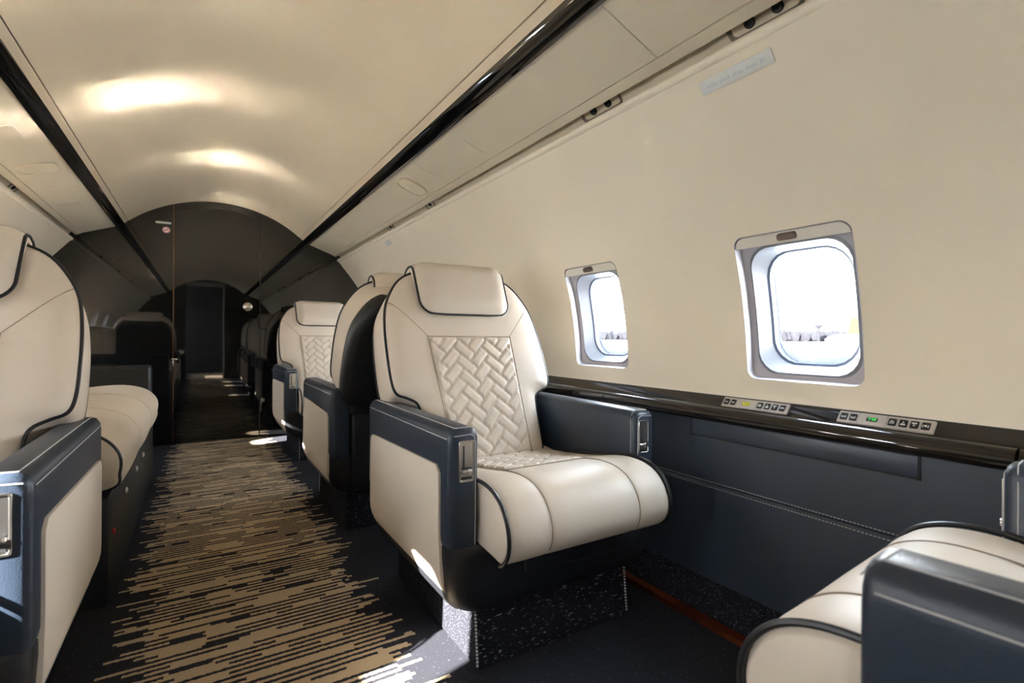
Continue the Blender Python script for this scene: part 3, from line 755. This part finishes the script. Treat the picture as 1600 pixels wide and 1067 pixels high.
    pad(bm, outl, C0, backmap, [(.2, .016), (.4, .018), (.6, .020), (.78, .021), (.88, .018), (.95, .010), (.985, .002), (1.0, -.006), (1.006, -.03), (1.006, -.10), (1.0, -.14), (.96, -.165), (.88, -.175), (.5, -.18)])
    back = obj('backrest', bm, 'cream', root, angle=60)
    bm = B(); tube(bm, [backmap(C0[0]+(u-C0[0])*1.001, C0[1]+(v-C0[1])*1.001, -.004) for u, v in outl if v > .012], .0046, 8)
    obj('piping', bm, 'piping', back)
    QT = .452
    qw = lambda v: .142+.020*(v/QT)
    hback = lambda u, v: .0175
    bm = B(); quilt(bm, 0, qw, lambda u, v, h: backmap(u, v, .0185+h), .02, QT); obj('quilted_panel', bm, 'cream', back, angle=70)
    def surf(u, v):            # height of the pad's front face near (u,v)
        best = .02; 
        r = math.hypot(u-C0[0], v-C0[1])
        # scale of the outline ring through this point
        ang = math.atan2(v-C0[1], u-C0[0]); mn = 9; R_ = 1
        for (a, b2) in outl:
            d = abs((math.atan2(b2-C0[1], a-C0[0])-ang+PI) % (2*PI)-PI)
            if d < mn: mn = d; R_ = math.hypot(a-C0[0], b2-C0[1])
        return float(np.interp(r/R_, [.2, .4, .6, .78, .88, .95, .985, 1.0], [.016, .018, .020, .021, .018, .010, .002, -.006]))
    bm = B()
    for s in (-1, 1):
        a, b2 = Vector((s*qw(QT), QT+.003)), Vector((s*.281, .590))
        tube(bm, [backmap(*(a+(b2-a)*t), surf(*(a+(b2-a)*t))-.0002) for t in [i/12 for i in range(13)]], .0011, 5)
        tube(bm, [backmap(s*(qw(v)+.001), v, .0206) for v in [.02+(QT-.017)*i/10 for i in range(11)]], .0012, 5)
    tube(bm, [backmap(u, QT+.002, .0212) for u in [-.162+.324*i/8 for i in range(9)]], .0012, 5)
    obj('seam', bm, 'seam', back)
    # black shell over the rear of the back, reaching down between the arms
    bm = B()
    so = [(u*.985 if v > .25 else u*.98, v if v > .3 else v-.14*(1-v/.3)) for u, v in outl]
    so = [(u, min(v, .712)) for u, v in so]
    pad(bm, so, C0, backmap, [(.96, -.135), (1.0, -.14), (1.005, -.165), (.99, -.186), (.95, -.201), (.88, -.208), (.5, -.212)])
    obj('rear_shell', bm, 'black', back, angle=50)
    bm = B(); box(bm, -.252, .252, .50, .648, .17, .50, .02, 3); obj('rear_skirt', bm, 'black', root)
    # head rest flap hung over the top
    def hmap(u, w, h):
        L = .172
        H = h+.020
        if w <= L: return backmap(u, .535+w, H)
        r = .016; th = min((w-L)/r, PI*.98)
        # bend backwards round the top
        hh = -r+(r+H)*math.cos(th); vv = .535+L+(r+H)*math.sin(th)*.72
        ex = max(0, (w-L)-PI*.98*r)
        return backmap(u, vv-ex*1.0, hh)
    hw2 = .186
    def hl():
        o = []
        rb = .055
        for i in range(9):
            t = PI*1.5+i/8*PI/2; o.append((hw2-.008-rb+rb*math.cos(t), rb+rb*math.sin(t)))
        for i in range(1, 15): o.append((hw2-.008*(1-i/14)-.004*(i/14)**3, rb+(.250-rb)*i/14))
        r_ = o[:]
        return r_ + [(-u, w) for u, w in reversed(r_)]
    hlo = hl()
    # dense in w along the straight top/bottom: insert points
    bm = B()
    rows = []
    rowdef = [(.0, None)]
    NW, NU2 = 34, 18
    def uw(w):
        rb = .055
        if w < rb: return hw2-.008-rb+math.sqrt(max(0, rb*rb-(rb-w)**2))
        return hw2-.008*(1-(w-rb)/.25)
    ws = [.250*(i/NW)**1.15 for i in range(NW+1)]
    for w in ws:
        row = []
        U = uw(w)
        for i in range(NU2+1):
            t = -1+2*i/NU2; t = math.copysign(abs(t)**.8, t)
            ed = min(1.0, min((1-abs(t))*U/.05, (w+.001)/.06))
            h = .012+.024*(1-(1-ed)**2)
            row.append(hmap(U*t, w, h))
        rows.append(row)
    back_rows = []
    for w in ws:
        U = uw(w); back_rows.append([hmap(U*t, w, -.012) for t in [math.copysign(abs(-1+2*i/NU2)**.8, -1+2*i/NU2) for i in range(NU2+1)]])
    vf = [[bm.verts.new(p) for p in r] for r in rows]; vb = [[bm.verts.new(p) for p in r] for r in back_rows]
    for vv in (vf, vb):
        for j in range(NW):
            for i in range(NU2): bm.faces.new((vv[j][i], vv[j][i+1], vv[j+1][i+1], vv[j+1][i]))
    for j in range(NW):
        for i in (0, NU2): bm.faces.new((vf[j][i], vf[j+1][i], vb[j+1][i], vb[j][i]))
    for j in (0, NW):
        for i in range(NU2): bm.faces.new((vf[j][i], vf[j][i+1], vb[j][i+1], vb[j][i]))
    head = obj('headrest', bm, 'cream', root, angle=60)
    pp = [(uw(w), w) for w in ws if w > 0.0001]
    bm = B(); pts = [hmap(u, w, .011) for u, w in reversed(pp)] + [hmap(u, 0.0, .011) for u in (.09, .0, -.09)] + [hmap(-u, w, .011) for u, w in pp]
    tube(bm, pts, .0044, 8); obj('piping', bm, 'piping', head)
    return root

def copy_tree(o, parent=None):
    c = o.copy(); COL.objects.link(c)
    if parent is not None: c.parent = parent
    for ch in list(o.children): copy_tree(ch, c)
    return c
SEATS = [
    ((.690, 1.065, 0), 0, 'cream leather club seat in the middle facing the camera with quilted back and headrest flap'),
    ((.700, .252, .018), PI+math.radians(5), 'cream club seat at bottom right seen from behind, only cushion and navy arms showing'),
    ((-.690, 1.065, 0), 0, 'cream club seat cut by the left edge, navy arm with nickel latch toward the camera'),
    ((.655, 2.79, 0), PI, 'club seat turned away with black rear shell, right behind the middle seat'),
    ((.668, 3.52, 0), 0, 'farthest cream club seat on the right, facing the camera near the dark bulkhead'),
]
seat0 = make_seat()
for k, (loc, rz, lab) in enumerate(SEATS):
    s = seat0 if k == 0 else copy_tree(seat0)
    s.location = loc; s.rotation_euler = (0, 0, rz); tag(s, lab, 'seat', 'leather club seats')
    if k == 1:
        for ch in s.children:
            if ch.name.startswith('seat_cushion'): ch.location.y -= .015; ch.location.z += .018
    if k == 2:
        for ch in s.children:
            if ch.name.startswith('seat_cushion'): ch.location.y += .10

# ------------------------------------------------------------------ divan along the left wall
dv = empty('divan', (-.70, 2.70, 0)); tag(dv, 'long beige fabric divan behind the left seat along the left wall', 'divan')
dx, dy = -.70, 2.70
D0, D1 = 1.93, 3.50
bm = B(); box(bm, -1.08-dx, -.365-dx, D0-dy, D1+.12-dy, 0, .33, .008, 2); obj('base', bm, 'black', dv)
PR = catmull([(-1.0, .47, 0), (-.85, .50, 0), (-.66, .535, 0), (-.50, .545, 0), (-.395, .520, 0), (-.340, .465, 0), (-.335, .400, 0), (-.365, .350, 0), (-.6, .335, 0), (-1.0, .335, 0)], 6, True)
PR = [(p.x-dx, p.y) for p in PR]
n3 = 3; seg = (D1-D0)/n3
for k in range(n3):
    a, b = D0+seg*k+.001-dy, D0+seg*(k+1)-.001-dy
    bm = B(); loops = []
    mx, mz = -.70-dx, .43
    for t, sc in ((0, .95), (.012, .985), (.04, 1.0), (.3, 1.012), (.5, 1.016), (.7, 1.012), (.96, 1.0), (.988, .985), (1, .95)):
        loops.append([(mx+(x-mx)*(1+(sc-1)*.6), a+(b-a)*t, mz+(z-mz)*sc) for x, z in PR])
    bridge(bm, loops, True, True, True)
    cu = obj('seat_cushion', bm, 'divan', dv, angle=60)
    if k == 0:
        bm = B(); tube(bm, [(mx+(x-mx)*.985, a+.006, mz+(z-mz)*.975) for x, z in PR], .005, 8, True); obj('piping', bm, 'piping', cu)
    bm = B(); box(bm, -1.12-dx, -.93-dx, a+.004, b-.004, .47, .90, .045, 4); xform(bm, Matrix.Translation((0, 0, 0)))
    obj('back_cushion', bm, 'divan', dv)
bm = B(); box(bm, -1.10-dx, -.37-dx, D1+.004-dy, D1+.125-dy, .28, .645, .018, 4); ar = obj('arm', bm, 'black', dv)
bm = B(); box(bm, -.99-dx, -.52-dx, D1+.02-dy, D1+.11-dy, .645, .651, .002, 1); obj('arm_tray', bm, 'glossbrown', ar)
for yy in (2.34, 2.69, 2.99):
    bm = B(); n = 12
    bridge(bm, [[(-.365-dx+d, yy-dy+r*math.cos(2*PI*k/n), .245+r*math.sin(2*PI*k/n)) for k in range(n)] for r, d in ((.012, -.002), (.012, .003), (.009, .006), (.004, .0075))], cap1=True)
    obj('button', bm, 'placard', dv)
bm = B(); n = 10
bridge(bm, [[(-.365-dx+d, 2.02-dy+r*math.cos(2*PI*k/n), .20+r*math.sin(2*PI*k/n)) for k in range(n)] for r, d in ((.009, -.002), (.009, .004), (.006, .006))], cap1=True)
o_ = obj('release_button', bm, 'red', dv); o_['label'] = 'small red release button'

# ------------------------------------------------------------------ outside: apron, tree line, parked aircraft
GZ = -1.75
bm = B(); box(bm, -900, 1500, -900, 1500, GZ-.2, GZ)
M['apron'] = pmat('concrete_apron', (0.62, 0.61, 0.59), 0.9, var=0.12, vscale=.02)
M['treeline'] = pmat('hazy_tree_line', (0.0150, 0.0146, 0.0166), 1.0, spec=0.0, var=0.35, vscale=.08)
M['yellow'] = pmat('yellow_tail', (0.050, 0.0235, 0.0130), 0.9, spec=0.0)
M['airwhite'] = pmat('aircraft_white', (0.75, 0.77, 0.8), 0.4)
M['airgrey'] = pmat('aircraft_grey', (0.2, 0.22, 0.27), 0.4)
struct(obj('ground', bm, 'apron', smooth=False))
bm = B(); rnd = random.Random(3)
def tline(r, a0, a1, h, w, n):
    # lumpy belt of crowns
    for k in range(n):
        a = math.radians(a0+(a1-a0)*(k+rnd.random())/n); rr = r+rnd.uniform(-15, 15); hh = h*rnd.uniform(.75, 1.15)
        t = bmesh.new(); bmesh.ops.create_icosphere(t, subdivisions=1, radius=1)
        for v in t.verts: v.co *= rnd.uniform(.8, 1.15)
        xform(t, Matrix.Translation((rr*math.sin(a), rr*math.cos(a), GZ+hh*.45)) @ Matrix.Diagonal((w*rnd.uniform(.7, 1.2), w, hh*.6, 1)))
        me = bpy.data.meshes.new('t'); t.to_mesh(me); t.free(); bm.from_mesh(me); bpy.data.meshes.remove(me)
tline(520, 15, 75, 9.0, 4.5, 520)
tr = obj('tree_line', bm, 'treeline'); tag(tr, 'hazy line of distant trees on the horizon beyond the airfield', 'trees'); tr['kind'] = 'stuff'
def at(px, dist):
    xc = (px-800)/790; d = Vector((math.sin(YAW)+math.cos(YAW)*xc, math.cos(YAW)-math.sin(YAW)*xc, 0)); return Vector((CX, 0, 0))+d*dist
p = at(1345, 130)
ac = empty('parked_aircraft', (p.x, p.y, GZ)); ac.rotation_euler = (0, 0, -YAW)
tag(ac, 'white parked aircraft with yellow tail fin outside the near window', 'aircraft')
bm = B(); loops = []
for x, r in ((-9, .2), (-8, .8), (-6, 1.3), (-2, 1.5), (10, 1.5), (20, 1.4), (22, 1.0)): loops.append([(x, r*math.cos(2*PI*k/16), 2.4+r*math.sin(2*PI*k/16)) for k in range(16)])
bridge(bm, loops, True, True, True); obj('fuselage', bm, 'airwhite', ac)
bm = B(); f = [(-3.6, 3.2), (2.5, 3.2), (.3, 7.2), (-1.6, 8.2), (-2.4, 8.2)]
bridge(bm, [[(x, y, z) for x, z in f] for y in (-.15, .15)], True, True, True); obj('tail_fin', bm, 'yellow', ac, smooth=False)
bm = B(); bridge(bm, [[(x, y, z) for x, z in ((-2, 1.9), (3, 1.4), (9, .7), (9, .5), (2, 1.0))] for y in (-1.7, -1.4)], True, True, True); obj('wing', bm, 'airgrey', ac, smooth=False)
for x in (0, 12):
    bm = B(); tube(bm, [(x, 0, 1.2), (x, 0, .3)], .15, 8); tube(bm, [(x, -.25, .4), (x, .25, .4)], .4, 12); obj('landing_gear', bm, 'airgrey', ac)
p = at(1279, 420); ct = empty('control_tower', (p.x, p.y, GZ)); tag(ct, 'small distant control tower above the trees outside the near window', 'tower')
bm = B(); tube(bm, [(0, 0, 0), (0, 0, 12)], 1.2, 10); obj('shaft', bm, 'treeline', ct)
bm = B(); bridge(bm, [[(r*math.cos(2*PI*k/8), r*math.sin(2*PI*k/8), z) for k in range(8)] for r, z in ((1.5, 11.5), (3.0, 13), (3.0, 14.2), (2.0, 14.8))], True, True, True); obj('cab', bm, 'treeline', ct)
for k, (px, d_, lab) in enumerate(((1303, 210, 'white service truck far out on the apron, left one'), (1318, 190, 'white service truck far out on the apron, right one'))):
    p = at(px, d_); v = empty('service_truck', (p.x, p.y, GZ)); v.rotation_euler = (0, 0, -YAW); tag(v, lab, 'truck', 'service trucks on the apron')
    bm = B(); box(bm, -3, 1.5, -1.1, 1.1, .7, 2.7, .15, 2); obj('box_body', bm, 'airwhite', v)
    bm = B(); box(bm, 1.6, 3.2, -1.1, 1.1, .6, 2.1, .25, 2); obj('cab', bm, 'airwhite', v)
    bm = B()
    for wx in (-2, 2.3): tube(bm, [(wx, -1.15, .45), (wx, 1.15, .45)], .45, 12)
    obj('wheels', bm, 'airgrey', v)
# portal for the open entry door in the lobby
ld = bpy.data.lights.new('portal', 'AREA'); ld.shape = 'RECTANGLE'; ld.size = .72; ld.size_y = .85; ld.cycles.is_portal = True
lo = bpy.data.objects.new('portal', ld); COL.objects.link(lo); lo.location = (-1.25, Y0-.88, 1.05); lo.rotation_euler = Vector((1, 0, 0)).to_track_quat('-Z', 'Z').to_euler()

# unseen wing added outside left windows, bent to reflect sun onto the ceiling
M['wingmetal'] = pmat('wing_reflector_metal', (0.92, 0.92, 0.9), 0.165, metal=1.0)
def wz(x, y):
    a = max(.05, min(.18, .143-.120*(y-2.0)))
    return -.95+a*(x+3.4)+.126*(y-2.35)-.085*max(0, y-2.0)**2
bm = B(); NX, NY = 16, 16
top = [[(-1.45-7.5*i/NX, .4+3.8*j/NY, wz(-1.45-7.5*i/NX, .4+3.8*j/NY)) for j in range(NY+1)] for i in range(NX+1)]
bot = [[(x, y, z-.12) for x, y, z in r] for r in top]
bridge(bm, top, closed=False); bridge(bm, bot, closed=False)
wg = obj('wing_reflector', bm, 'wingmetal'); tag(wg, 'unseen polished wing added outside the left windows to reflect sun onto the ceiling', 'wing')
